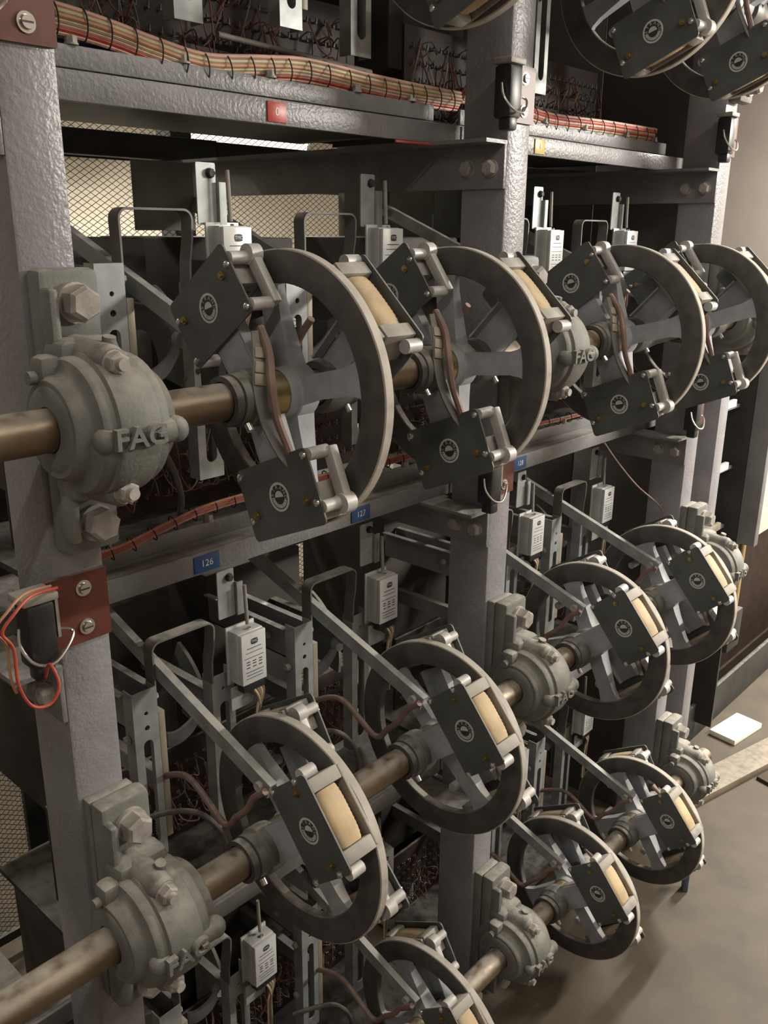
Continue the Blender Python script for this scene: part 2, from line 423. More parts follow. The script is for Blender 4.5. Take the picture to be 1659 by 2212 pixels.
# ------------------------------------------------------------------ pillow-block bearings
def make_bearing():
    e = empty('bearing_block')
    m = MB()     # base with two feet against the post
    m.box((0, 0.047, 0), (0.060, 0.026, 0.268), bev=0.007)
    m.box((0, 0.024, 0), (0.064, 0.040, 0.150), bev=0.012)
    m.box((-0.024, 0.030, 0.088), (0.010, 0.022, 0.060), bev=0.004); m.box((-0.024, 0.030, -0.088), (0.010, 0.022, 0.060), bev=0.004)
    m.build('base', 'cast_iron', e)
    prof = [(-0.050, 0.0205), (-0.050, 0.043), (-0.047, 0.046), (-0.039, 0.047), (-0.036, 0.050), (-0.034, 0.055),
            (-0.0325, 0.0595), (-0.029, 0.0615), (-0.0215, 0.0620), (-0.0195, 0.0655), (-0.016, 0.0665), (0.016, 0.0665), (0.0195, 0.0655), (0.0215, 0.0620), (0.029, 0.0615), (0.0325, 0.0595), (0.034, 0.055), (0.036, 0.050),
            (0.039, 0.047), (0.047, 0.046), (0.050, 0.043), (0.050, 0.0205)]
    MB().lathe(prof, 48).build('housing', 'cast_iron', e)
    for s in (-1, 1):
        MB().lathe([(s*0.052, 0.0206), (s*0.052, 0.036), (s*0.0495, 0.039), (s*0.0495, 0.0206)], 40).build('seal_ring', 'cast_iron', e)
    rib = MB()     # raised bar with rounded ends across the cap, the letters stand on it
    rib.cyl((-0.030, -0.0555, -0.004), (0.040, -0.0555, -0.004), 0.0115, n=20)
    for x, rr_ in ((-0.030, 0.0115), (0.040, 0.0125)):
        rb = bmesh.new(); bmesh.ops.create_uvsphere(rb, u_segments=16, v_segments=10, radius=rr_)
        rb.verts.index_update()
        rib.add([v.co+Vector((x, -0.0555, -0.004)) for v in rb.verts], [[v.index for v in f.verts] for f in rb.faces], smooth=True); rb.free()
    rib.build('cap_rib', 'cast_iron', e)
    vs, fs = text_geo('FAG', 0.025, 0.0035, 0.0005)
    MB().add(vs, fs, frame((-0.004, -0.0690, -0.003), (1.12, 0, 0), (0, 0, 1), (0, -1, 0))).build('raised_lettering', 'cast_iron', e)
    hb = hn = hs = None
    for s in (-1, 1):
        for x in (-0.004,):
            bo = MB(); bo.cyl((x, 0.030, s*0.0575), (x, -0.030, s*0.0575), 0.0195, 0.0155, n=20); bo.cyl((x, -0.030, s*0.0575), (x, -0.035, s*0.0575), 0.0155, 0.0125, n=20)
            o = bo.build('boss', 'cast_iron', e)
            n_ = put(hexbolt(0.0105, 0.012), 'nut', 'bolt_dusty', o, (x, -0.0345, s*0.0575), (0, -1, 0), 0.5)
            st = MB().cyl((x, -0.044, s*0.0575), (x, -0.052, s*0.0575), 0.006, 0.0055, n=14).build('stud', 'bolt_dusty', o)
        if hb is None: hb = put(hexbolt(0.0165, 0.024), 'hex_bolt', 'bolt_dusty', e, (0.002, 0.034, s*0.104), (0, -1, 0), 0.2)
        else: put_copy(hb, e, (0.002, 0.034, s*0.104), (0, -1, 0), 0.45)
    lug = MB(); lug.box((-0.040, 0.016, 0.050), (0.022, 0.024, 0.026), bev=0.007); lug.cyl((-0.058, 0.016, 0.044), (-0.040, 0.016, 0.044), 0.006, n=12)
    lug.build('lug', 'cast_iron', e)
    gp = MB().cyl((0.005, -0.012, 0.062), (0.005, -0.016, 0.078), 0.007, 0.006, n=12).build('grease_plug', 'cast_iron', e)
    return e
bp, bu = make_bearing(), [False]
tag(bp, '', 'bearing')
for row in 'ABCD':
    for i, px in enumerate(POSTX):
        if row == 'D' and i < 2: continue
        o = place(bp, bu, (px+0.006, ROWY[row], ROWZ[row]),
                  'dusty grey cast-iron bearing block with raised letters, bolted high on the red-wire post' if (row, i) == ('A', 0) else
                  'cast-iron bearing block on the %s post, carrying the %s' % (ORD[i], ROWNAME[row].replace(' level with the raised-letter bearing', ' through the raised-letter bearing')), 'bearing blocks')
        if ROWY[row] < 0:
            MB().box((-0.002, 0.060-ROWY[row]/2, 0), (0.054, -ROWY[row], 0.262), bev=0.002).build('packing_plate', 'cast_iron', o)

# ------------------------------------------------------------------ drive wheels
def make_wheel(phase):
    e = empty('flywheel')
    m = MB()
    prof = [(0.0, 0.1165), (0.0, 0.1485), (0.0012, 0.150), (0.0118, 0.150), (0.013, 0.1485), (0.013, 0.1165), (0.0115, 0.1150), (0.0015, 0.1150)]
    n = 120; k = len(prof); vs = []
    for x, r in prof:
        for j in range(n):
            w = 2*math.pi*j/n; vs.append((x, r*math.cos(w), r*math.sin(w)))
    for i in range(k):
        fs = [(i*n+j, ((i+1) % k)*n+j, ((i+1) % k)*n+(j+1) % n, i*n+(j+1) % n) for j in range(n)]
        m.f += fs; m.m += [1 if i in (1, 2) else 0]*n; m.s += [True]*n
    m.v += vs
    m.build('rim', ['rim_iron', 'rim_tread'], e)
    sp = None
    for q in range(4):
        a = math.radians(phase+90*q)
        er = Vector((0, -math.cos(a), math.sin(a))); et = Vector((0, math.sin(a), math.cos(a)))
        M = frame((0, 0, 0), et, er, (1, 0, 0)) if False else frame((0, 0, 0), er, et, (1, 0, 0))
        w0, w1 = 0.0145, 0.0165
        s = MB(); v = []
        for r, hw, x0, x1 in ((0.024, 0.0150, 0.001, 0.026), (0.040, 0.0138, 0.001, 0.024), (0.095, 0.0142, 0.002, 0.015), (0.110, 0.0175, 0.002, 0.012), (0.1162, 0.022, 0.002, 0.0115)):
            v += [(r, -hw, x0), (r, hw, x0), (r, hw, x1), (r, -hw, x1)]
        f = [(0, 1, 2, 3), (19, 18, 17, 16)]
        for i in range(4):
            for j in range(4): f.append((i*4+j, i*4+(j+1) % 4, i*4+4+(j+1) % 4, i*4+4+j))
        s.add(v, f, M).build('spoke', 'spoke_paint', e)
    h = MB(); h.lathe([(-0.012, 0.0202), (-0.012, 0.0265), (-0.009, 0.028), (0.000, 0.0285), (0.001, 0.031), (0.024, 0.031), (0.027, 0.029), (0.030, 0.0202)], 40)
    h.build('hub', 'spoke_paint', e)
    MB().lathe([(-0.0125, 0.0204), (-0.030, 0.0204), (-0.030, 0.024), (-0.0125, 0.0255)], 40).build('bush', 'brass', e)
    return e
for row in 'ABCD':
    for i, x in enumerate(WHX[row]):
        if x is None: continue
        e = make_wheel(SPOKE[row][i]); e.location = (x, ROWY[row], ROWZ[row])
        tag(e, '%s spoked drive wheel from the red-wire post, on the %s' % (ORD[i], ROWNAME[row]), 'flywheel', 'spoked drive wheels')

# ------------------------------------------------------------------ clutch magnets and their carriers
def badge_mesh():
    m = MB(); R = 0.0158
    m.prism([arc(0, 2*math.pi*0.9999, R*0.84, R, 48)], 0.0003, mi=0)
    m.prism([arc(math.radians(5), math.radians(205), R*0.50, R*0.84, 30)], 0.00015, mi=1)
    m.prism([arc(math.radians(205), math.radians(365), R*0.50, R*0.76, 30)], 0.00025, mi=0)
    m.prism([arc(math.radians(205), math.radians(365), R*0.76, R*0.84, 30)], 0.00015, mi=1)
    m.prism([arc(0, 2*math.pi*0.9999, R*0.42, R*0.50, 40)], 0.00012, mi=1)
    m.prism([[(R*0.42*math.cos(math.radians(25+180*i/20)), R*0.42*math.sin(math.radians(25+180*i/20))) for i in range(21)]], 0.00025, mi=0)
    m.prism([[(R*0.42*math.cos(math.radians(205+180*i/20)), R*0.42*math.sin(math.radians(205+180*i/20))) for i in range(21)]], 0.00015, mi=1)
    for k, ch in enumerate('STRAND'):
        a = math.radians(190-34*k); vs, fs = text_geo(ch, R*0.40)
        er, et = Vector((math.cos(a), math.sin(a), 0)), Vector((math.sin(a), -math.cos(a), 0))
        m.add(vs, fs, frame(er*R*0.67+Vector((0, 0, 0.0004)), et, er, (0, 0, 1)), 0)
    for k, ch in enumerate('ELECTRIC'):
        a = math.radians(217+19.5*k); vs, fs = text_geo(ch, R*0.26)
        er, et = Vector((math.cos(a), math.sin(a), 0)), Vector((-math.sin(a), math.cos(a), 0))
        m.add(vs, fs, frame(er*R*0.63+Vector((0, 0, 0.0004)), et, -er, (0, 0, 1)), 1)
    return m
BADGE = badge_mesh()
RC = 0.1085
def make_magnet(parent, ang, s, bar, RC=0.1085, PX=0.0445, HT=0.0605, HR=0.0405):
    """one electromagnet on its plate; s=-1 on the side of the wheel towards the first post, +1 beyond; bar = sign of the
    tangential edge that carries the clamp bar (0: none)"""
    a = math.radians(ang)
    er = Vector((0, -math.cos(a), math.sin(a))); et = Vector((0, math.sin(a), math.cos(a)))
    ex = Vector((s, 0, 0)); base = 0.0 if s < 0 else 0.013
    # local frame: x = tangential, y = radial, z = away from the wheel
    def F(t, r, x): return frame(Vector((base, 0, 0))+et*t+er*r+ex*x, et, er, ex)
    pl = MB().prism([rrect(-HT, HT, RC-HR, RC+HR, 0.006, 4)], 0.0022, F(0, 0, PX)).build('magnet_plate', 'plate_dark', parent)
    # logo: upright in the world, facing away from the wheel
    b = MB(); vz = Vector((0, 0, 1)); hx = vz.cross(ex)
    tilt = math.radians(-8)
    hx2 = hx*math.cos(tilt)+vz*math.sin(tilt); vz2 = -hx*math.sin(tilt)+vz*math.cos(tilt)
    c = Vector((base, 0, 0))+er*RC+ex*(PX+0.0024)
    M = frame(c, hx2, vz2, ex)
    b.v = [tuple(M @ Vector(p)) for p in BADGE.v]; b.f, b.m, b.s = BADGE.f, BADGE.m, BADGE.s
    b.build('maker_badge', ['badge_white', 'badge_dark'], pl)
    for t, r in ((-0.055, RC+0.017), (0.055, RC+0.017), (-0.055, RC-0.033), (0.055, RC-0.033)):
        d = MB(); d.cyl((0, 0, 0), (0, 0, 0.0022), 0.0042, 0.0038, n=14, M=F(t, r, PX+0.0022)); d.cyl((0, 0, 0.0022), (0, 0, 0.0036), 0.0038, 0.0018, n=14, M=F(t, r, PX+0.0022))
        d.build('dome_screw', 'screw_steel', pl)
    for t, r in ((-0.043, RC+0.012), (0.043, RC+0.012)):
        d = MB(); d.cyl((0, 0, 0), (0, 0, 0.0035), 0.0046, n=6, M=F(t, r, PX+0.0022), smooth=False); d.cyl((0, 0, 0.0035), (0, 0, 0.0060), 0.0026, n=10, M=F(t, r, PX+0.0022))
        d.build('brass_nut', 'screw_brass', pl)
    for q in (-1, 1):
        MB().box((0, 0, 0), (0.0165, 0.040, PX-0.0085), F(q*0.0425, RC+0.0165, PX/2+0.00325), bev=0.0015).build('pole_block', 'pole_steel', parent)
    # the wound coil between the pole blocks, with its turns of tape
    cm_ = MB(); vs = []; n = 20; K = 26
    for i in range(K+1):
        t = -0.0335+0.067*i/K
        bulge = 1.0-0.12*(abs(i-K/2)/(K/2))**4 + (0.026 if i % 2 else 0)
        for j in range(n):
            w = 2*math.pi*j/n
            cx_, cy_ = math.cos(w), math.sin(w)
            p = 0.55
            vs.append((t, bulge*0.0185*math.copysign(abs(cx_)**p, cx_), bulge*(PX*0.5-0.0075)*math.copysign(abs(cy_)**p, cy_)))
    fs = [(i*n+j, i*n+(j+1) % n, (i+1)*n+(j+1) % n, (i+1)*n+j) for i in range(K) for j in range(n)]
    cm_.add(vs, fs, F(0, RC+0.0165, PX/2+0.0045), smooth=True)
    cm_.add(vs[:n], [tuple(reversed(range(n)))], F(0, RC+0.0165, PX/2+0.0045)); cm_.add(vs[-n:], [tuple(range(n))], F(0, RC+0.0165, PX/2+0.0045))
    cm_.build('coil', 'coil_tape', parent)
    MB().box((0, 0, 0), (0.098, 0.034, 0.0045), F(0, RC+0.018, 0.0040), bev=0.001).build('brake_shoe', 'pole_steel', parent)
    if not bar:
        for q in (-1, 1):
            MB().cyl((0, 0, 0), (0, 0, 0.020), 0.0075, n=18, M=F(q*0.0585, RC+0.028, PX-0.020)).build('pillar', 'pillar_white', parent)
    else:
        t = bar*0.0585
        for r in (RC+0.0225, RC-0.0325):
            MB().cyl((0, 0, 0), (0, 0, 0.027), 0.0068, n=18, M=F(t, r, PX-0.027)).build('pillar', 'pillar_white', parent)
        k = MB(); k.box((0, 0, 0), (0.0135, 0.060, 0.011), F(t+bar*0.003, RC-0.006, PX-0.030), bev=0.002)
        k.cyl((0, 0, -0.007), (0, 0, 0.0075), 0.0108, n=24, M=F(t+bar*0.003, RC+0.0245, PX-0.030))
        k.build('clamp_bar', 'pillar_white', parent)
        t2 = -t
        MB().cyl((0, 0, 0), (0, 0, 0.027), 0.0068, n=18, M=F(t2, RC-0.0325, PX-0.027)).build('pillar', 'pillar_white', parent)
    return pl
def make_carrier(angs, s, bars):
    e = empty('clutch_carrier')
    base = 0.0 if s < 0 else 0.013
    def X(x): return base+s*x
    # bushed collar riding on the shaft
    cl = MB(); cl.lathe([(X(0.034), 0.0208), (X(0.034), 0.029), (X(0.040), 0.0305), (X(0.058), 0.0305), (X(0.060), 0.0285), (X(0.072), 0.0275), (X(0.074), 0.0208)], 40)
    cl.build('collar', 'collar_dark', e)
    rg = MB(); rg.lathe([(X(0.0745), 0.0208), (X(0.0745), 0.0265), (X(0.0835), 0.0265), (X(0.0835), 0.0208)], 40); rg.build('retaining_ring', 'rim_iron', e)
    MB().cyl((X(0.066), -0.018, -0.0225), (X(0.066), -0.023, -0.029), 0.004, n=10).build('grub_screw', 'screw_steel', e)
    for a_, b_ in zip(angs, bars):
        a = math.radians(a_); er = Vector((0, -math.cos(a), math.sin(a))); et = Vector((0, math.sin(a), math.cos(a))); ex = Vector((s, 0, 0))
        M = frame((base, 0, 0), et, er, ex)
        ar = MB(); xo = 0.0395 if b_ else 0.047
        ar.box((0, 0.057, xo), (0.044, 0.074, 0.003), M, bev=0.0008)
        ar.box((-0.0215, 0.060, 0.034), (0.0025, 0.068, 0.014), M); ar.box((0.0215, 0.060, 0.034), (0.0025, 0.068, 0.014), M)
        ar.build('arm', 'spoke_paint', e)
        if b_: make_magnet(e, a_, s, b_)
        elif s < 0: make_magnet(e, a_, s, b_, 0.1175, 0.0525, 0.0585, 0.0385)
        else: make_magnet(e, a_, s, b_, 0.1045, 0.0525, 0.0600, 0.0400)
    if len(angs) == 2:
        a0, a1 = (math.radians(v) for v in angs)
        def P(a, r, x, off=0.0):
            return Vector((X(x), -math.cos(a)*r-off, math.sin(a)*r))
        # strap that joins both arms past the collar, its contact segments, and the flexible lead
        pts = smooth_path([P(a0, 0.085, 0.038, 0.050), P(a0, 0.050, 0.050, 0.046), P(a0, 0.020, 0.058, 0.036), P(a1, 0.020, 0.058, 0.026), P(a1, 0.055, 0.050, 0.026), P(a1, 0.074, 0.040, 0.028)], 6)
        st = MB(); v = []
        for p in pts: v += [p+Vector((s*0.005, 0.0, 0)), p+Vector((-s*0.008, -0.003, 0)), p+Vector((-s*0.008, -0.0048, 0)), p+Vector((s*0.005, -0.0018, 0))]
        n = len(pts); f = [(0, 1, 2, 3), tuple(4*n-1-i for i in range(4))]
        for i in range(n-1):
            for j in range(4): f.append((i*4+j, i*4+(j+1) % 4, i*4+4+(j+1) % 4, i*4+4+j))
        so = st.add(v, f).build('contact_strap', 'strip_dull', e)
        for i in (4, 7, 10):
            p = (pts[i]+pts[i+1])/2
            d = (pts[i+1]-pts[i]).normalized(); nx = Vector((s*1.0, 0.36, 0)).normalized(); ny = d.cross(nx).normalized(); nx = ny.cross(d)
            MB().box((0, 0, 0), (0.012, 0.003, 0.012), frame(p+Vector((-s*0.002, -0.0042, 0)), nx, ny, d), bev=0.0005).build('contact_segment', 'zinc_yellow', so)
        pts = smooth_path([P(a0, 0.088, 0.030, 0.052), P(a0, 0.060, 0.040, 0.060), P(a0, 0.025, 0.050, 0.054), P(a1, 0.016, 0.050, 0.040), P(a1, 0.050, 0.044, 0.036), P(a1, 0.078, 0.036, 0.030)], 6)
        MB().tube(pts, 0.0045, 8).build('flexible_lead', 'cable_pink', e)
    else:
        a0 = math.radians(angs[0])
        q = [Vector((X(0.040), -math.cos(a0+w)*r, math.sin(a0+w)*r)) for w, r in ((0.9, 0.075), (1.3, 0.060), (1.8, 0.050), (2.3, 0.062), (2.6, 0.090))]
        q += [Vector((X(0.040), 0.16, 0.02)), Vector((X(0.03), 0.24, -0.02))]
        MB().tube(smooth_path(q, 6), 0.0045, 8).build('flexible_lead', 'cable_pink', e)
    return e
two_near, two_far = [126, -67], [126, -36]
protos = {'An': (make_carrier([126, -67], -1, [-1, 1]), [False]), 'Af': (make_carrier([47], 1, [0]), [False]),
          'Bn': (make_carrier([40], -1, [0]), [False]), 'Bf': (make_carrier([121, -47], 1, [-1, 1]), [False])}
for k, (o, u) in protos.items(): tag(o, '', 'magnet carrier')
for row in 'ABCD':
    for i, x in enumerate(WHX[row]):
        if x is None: continue
        typ = 'A' if row in 'AD' else 'B'
        for side in 'nf':
            o, u = protos[typ+side]
            two = (typ+side) in ('An', 'Bf')
            place(o, u, (x, ROWY[row], ROWZ[row]), '%s magnet carrier %s %s wheel from the red-wire post, %s' % (
                'two-plate' if two else 'single-plate', 'before' if side == 'n' else 'behind', ORD[i],
                {'A': 'raised-letter bearing shaft', 'B': 'shaft below blue tags', 'C': 'lowest shaft', 'D': 'topmost shaft'}[row]), 'clutch magnet carriers')

# ------------------------------------------------------------------ link bars from the carriers back to the dimmers
def make_link(y0, z0, y1, z1):
    e = empty('link_bar')
    d = Vector((0, y1-y0, z1-z0)); L = d.length; d.normalize(); n = Vector((0, -d.z, d.y))
    M = frame((0, y0, z0), d, (-1, 0, 0), n)
    m = MB(); m.box((L/2, 0, 0), (L, 0.003, 0.019), M); m.box((L/2, -0.004, 0.0105), (L, 0.011, 0.002), M)
    m.build('bar', 'zinc', e)
    for t in (0.015, L-0.015):
        MB().cyl((t, 0.0, 0), (t, 0.008, 0), 0.006, n=12, M=M).build('pivot_pin', 'bolt_dusty', e)
    return e
la, lb = make_link(0.095, 0.048, 0.50, 0.205), make_link(0.002, 0.070, 0.50, 0.245)
lu = {'A': [False], 'B': [False]}
for o in (la, lb): tag(o, '', 'link bar')
for row in 'ABCD':
    for i, x in enumerate(WHX[row]):
        if x is None: continue
        k = 'A' if row in 'AD' else 'B'
        place(la if k == 'A' else lb, lu[k], (x-(0.030 if k == 'A' else 0.034), ROWY[row], ROWZ[row]),
              'slanting flat link bar to the %s wheel from the red-wire post, %s' % (ORD[i], {'A': 'raised-letter bearing shaft', 'B': 'shaft below blue tags', 'C': 'lowest shaft', 'D': 'topmost shaft'}[row]), 'slanting link bars')

# ------------------------------------------------------------------ dimmer frames (slotted brackets, strap loop, channel)
def slotted(w, z0, z1, holes, slot):
    def sl(cx, za, zb, r):
        return [(cx+r*math.cos(math.radians(a)), zb+r*math.sin(math.radians(a))) for a in range(0, 181, 20)] + \
               [(cx+r*math.cos(math.radians(a)), za+r*math.sin(math.radians(a))) for a in range(180, 361, 20)]
    loops = [[(0, z0), (w, z0), (w, z1), (0, z1)]]
    for hx, hz, r in holes: loops.append(list(reversed(circ(hx, hz, r, 12))))
    loops.append(list(reversed(sl(slot[0], slot[1], slot[2], slot[3]))))
    M = frame((0, 0, 0), (1, 0, 0), (0, 0, 1), (0, -1, 0))
    m = MB(); m.prism(loops, 0.002, M)
    for x in (0.001, w-0.001): m.box((x, 0.010, (z0+z1)/2), (0.002, 0.020, z1-z0))
    return m
def make_frame():
    e = empty('dimmer_frame')
    b = slotted(0.038, -0.135, 0.130, [(0.020, 0.096, 0.0030), (0.020, 0.074, 0.0040)], (0.020, -0.105, 0.048, 0.0075)); o = b.build('slotted_bracket', 'zinc', e); o.location = (-0.097, 0, 0)
    b = slotted(0.040, -0.150, 0.104, [(0.020, 0.080, 0.0030)], (0.021, -0.120, 0.050, 0.0085)); o = b.build('slotted_bracket', 'zinc', e); o.location = (0.034, 0.004, 0)
    MB().box((-0.0535, 0.008, -0.010), (0.010, 0.020, 0.200), bev=0.001).build('spacer_strip', 'zinc_yellow', e)
    # strap loop
    pts = [(-0.0585, 0.115), (-0.0585, 0.155), (-0.0590, 0.176)]
    pts += [(-0.047+0.012*math.cos(math.radians(a)), 0.178+0.012*math.sin(math.radians(a))) for a in range(180, 89, -15)]
    pts += [(0.030+0.012*math.cos(math.radians(a)), 0.178+0.012*math.sin(math.radians(a))) for a in range(90, -1, -15)]
    pts += [(0.0405, 0.155), (0.036, 0.130), (0.0345, 0.095)]
    m = MB(); v = []; n = len(pts)
    for i, (x, z) in enumerate(pts):
        x0, z0 = pts[max(i-1, 0)]; x1, z1 = pts[min(i+1, n-1)]
        t = Vector((x1-x0, z1-z0)).normalized(); nx, nz = -t.y*0.0013, t.x*0.0013
        v += [(x+nx, 0, z+nz), (x+nx, 0.021, z+nz), (x-nx, 0.021, z-nz), (x-nx, 0, z-nz)]
    f = [(0, 1, 2, 3), tuple(4*n-1-i for i in range(4))]
    for i in range(n-1):
        for j in range(4): f.append((i*4+j, i*4+(j+1) % 4, i*4+4+(j+1) % 4, i*4+4+j))
    m.add(v, f).build('strap_loop', 'strip_dull', e)
    # channel running back from the bracket
    for nm, x0 in (('channel', -0.096), ):
        m = MB(); m.box((x0+0.001, 0.118, 0.098), (0.002, 0.20, 0.052)); m.box((x0+0.035, 0.118, 0.098), (0.002, 0.20, 0.052))
        m.box((x0+0.018, 0.118, 0.073), (0.036, 0.20, 0.002)); m.box((x0-0.004, 0.118, 0.123), (0.010, 0.20, 0.002)); m.box((x0+0.040, 0.118, 0.123), (0.010, 0.20, 0.002))
        m.build(nm, 'beam_paint', e)
    m = MB(); m.box((0.055, 0.125, 0.052), (0.003, 0.19, 0.036)); m.box((0.049, 0.125, 0.070), (0.014, 0.19, 0.002)); m.build('side_rail', 'beam_paint', e)
    m = MB(); m.box((-0.058, 0.12, -0.030), (0.003, 0.20, 0.026)); m.box((-0.052, 0.12, -0.016), (0.014, 0.20, 0.002)); m.build('side_rail', 'beam_paint', e)
    src = None
    for x, y, z, d in ((-0.0975, 0.060, 0.100, (-1, 0, 0)), (-0.0985, 0.012, 0.060, (-1, 0, 0)), (-0.0985, 0.012, -0.050, (-1, 0, 0)), (-0.0595, 0.006, 0.112, (1, 0, 0))):
        if src is None: src = put(hexbolt(0.0055, 0.006), 'hex_bolt', 'bolt_dusty', e, (x, y, z), d)
        else: put_copy(src, e, (x, y, z), d, 0.3)
    # swinging contact arm seen through the wheel
    M = frame((0.012, 0.060, 0.030), (1, 0, 0), (0, 1, 0), (0, 0, 1))
    pts = smooth_path([(0.0, 0.030, -0.055), (0.012, 0.02, -0.052), (0.030, 0.008, -0.034), (0.042, 0.0, -0.008)], 4)
    m = MB(); v = []
    for p in pts: v += [p+Vector((0, 0, 0.011)), p+Vector((0.001, 0.006, 0.011)), p+Vector((0.001, 0.006, -0.011)), p+Vector((0, 0, -0.011))]
    n = len(pts); f = [(0, 1, 2, 3), tuple(4*n-1-i for i in range(4))]
    for i in range(n-1):
        for j in range(4): f.append((i*4+j, i*4+(j+1) % 4, i*4+4+(j+1) % 4, i*4+4+j))
    m.add(v, f, M); m.cyl((0.046, 0.006, -0.002), (0.046, -0.006, -0.002), 0.012, n=20, M=M)
    m.build('contact_arm', 'spoke_paint', e)
    # quadrant plate and resistor case behind
    m = MB(); m.box((0.010, 0.345, -0.021), (0.215, 0.25, 0.352), bev=0.004); m.build('resistor_case', 'case_brown', e)
    m = MB(); q = arc(math.radians(-12), math.radians(65), 0.055, 0.125, 14); m.prism([q], 0.006, frame((0.080, 0.205, -0.02), (0, -1, 0), (0, 0, 1), (1, 0, 0))); m.build('contact_quadrant', 'grey_case', e)
    return e
fp, fu = make_frame(), [False]; tag(fp, '', 'dimmer frame')
# ------------------------------------------------------------------ small switch boxes with a printed cover
def make_switch():
    e = empty('switch_box')
    bd = MB().box((0, 0.010, 0), (0.045, 0.022, 0.080), bev=0.0015).build('body', 'box_silver', e)
    MB().box((0, -0.0045, 0), (0.044, 0.007, 0.078), bev=0.001).build('cover', 'box_label', e)
    MB().box((-0.0005, 0.0225, -0.001), (0.051, 0.003, 0.090), bev=0.0005).build('back_plate', 'box_silver', e)
    m = MB(); Mf = frame((0, -0.0082, 0), (1, 0, 0), (0, 0, 1), (0, -1, 0))
    hexo = [(-0.0065, 0), (-0.0055, 0.0038), (0, 0.0046), (0.0055, 0.0038), (0.0065, 0), (0.0055, -0.0038), (0, -0.0046), (-0.0055, -0.0038)]
    m.prism([list(reversed([(x+0.001, z+0.026) for x, z in hexo]))], 0.0003, Mf, 0)
    vs, fs = text_geo('TMC', 0.0058); m.add([v+Vector((0.001, 0.026, 0.0005)) for v in vs], fs, Mf, 1)
    for k, (z, wd, h) in enumerate(((0.0165, 0.026, 0.0009), (0.010, 0.030, 0.0007), (0.002, 0.034, 0.0007), (-0.020, 0.032, 0.0008), (-0.025, 0.028, 0.0008), (-0.030, 0.030, 0.0008))):
        m.box((0, z, 0.0002), (wd, h, 0.0003), Mf, 0)
    for x in (-0.011, 0.0, 0.011):
        for z in (-0.004, -0.008, -0.013): m.box((x, z, 0.0002), (0.006, 0.0014, 0.0003), Mf, 0)
    m.build('printed_label', ['ink', 'box_label'], e)
    MB().cyl((0.002, 0.004, 0.040), (0.002, 0.004, 0.0425), 0.003, n=10).build('top_screw', 'screw_steel', e)
    MB().box((0.002, 0.006, -0.047), (0.040, 0.020, 0.014), bev=0.002).build('terminal_base', 'bakelite', e)
    MB().prism([[(0, 0), (0.040, 0), (0.040, 0.010), (0.012, 0.036), (0, 0.036)]], 0.002, frame((-0.030, 0.012, -0.082), (1, 0, 0), (0, 0, 1), (0, -1, 0))).build('support_bracket', 'zinc', e)
    MB().tube([(0.004, 0.010, 0.045), (0.004, 0.011, 0.06), (0.003, 0.012, 0.105)], 0.0028, 8).build('actuator_rod', 'pole_steel', e)
    for k in range(4):
        x = 0.004+0.005*k
        pts = smooth_path([(x, 0.003, -0.054), (x+0.004, -0.004+0.002*k, -0.066), (0.012+0.003*math.cos(k*1.6), 0.002+0.003*math.sin(k*1.6), -0.095), (0.012+0.003*math.cos(k*1.6), 0.003+0.003*math.sin(k*1.6), -0.175)], 5)
        MB().tube(pts, 0.0022, 6).build('lead_wire', 'cable_pink' if k % 2 else 'wire_cream', e)
    return e
sp_, su = make_switch(), [False]; tag(sp_, '', 'switch box')
# ------------------------------------------------------------------ hanger plates under the beams
def make_hanger():
    e = empty('hanger_plate')
    MB().prism([rrect(0, 0.029, -0.072, 0.0, 0.002, 2), list(reversed(circ(0.020, -0.012, 0.004, 12)))], 0.002, frame((0, 0, 0), (1, 0, 0), (0, 0, 1), (0, -1, 0))).build('plate', 'zinc', e)
    m = MB(); m.box((0.031, -0.002, -0.047), (0.002, 0.010, 0.050)); m.box((0.036, -0.006, -0.047), (0.009, 0.002, 0.050)); m.build('edge_angle', 'zinc', e)
    put(hexbolt(0.0055, 0.006), 'hex_bolt', 'dark_case', e, (0.020, -0.002, -0.012), (0, -1, 0))
    return e
hp, hu = make_hanger(), [False]; tag(hp, '', 'bracket')
UX = [0.0, 0.287, 0.735, 1.022]
SHORT = {'A': 'raised-letter bearing shaft', 'B': 'shaft below blue tags', 'C': 'lowest shaft', 'D': 'topmost shaft'}
for row in 'ABCD':
    for i, x in enumerate(UX):
        if row == 'C' and i == 0: pass
        zr = ROWZ[row]
        if row == 'D' and i < 3:
            place(fp, fu, (x+0.006, FRY, zr), 'zinc dimmer frame behind %s wheel position from red-wire post, topmost shaft' % ORD[i], 'dimmer frames')
        if row != 'D':
            place(fp, fu, (x+0.006, FRY, zr), 'zinc dimmer frame with strap loop behind %s wheel from red-wire post, %s' % (ORD[i], SHORT[row]), 'dimmer frames')
            place(sp_, su, (x+0.089, FRY-0.0275, zr+0.132), 'silver switch box above %s wheel from red-wire post, %s' % (ORD[i], SHORT[row]), 'silver switch boxes')
        if row in 'AB':
            place(hp, hu, (x+0.0555, FRY, zr+(0.245 if row == 'A' else 0.262)), 'pale zinc hanger plate above the %s switch box from red-wire post, %s' % (ORD[i], SHORT[row]), 'hanger plates')

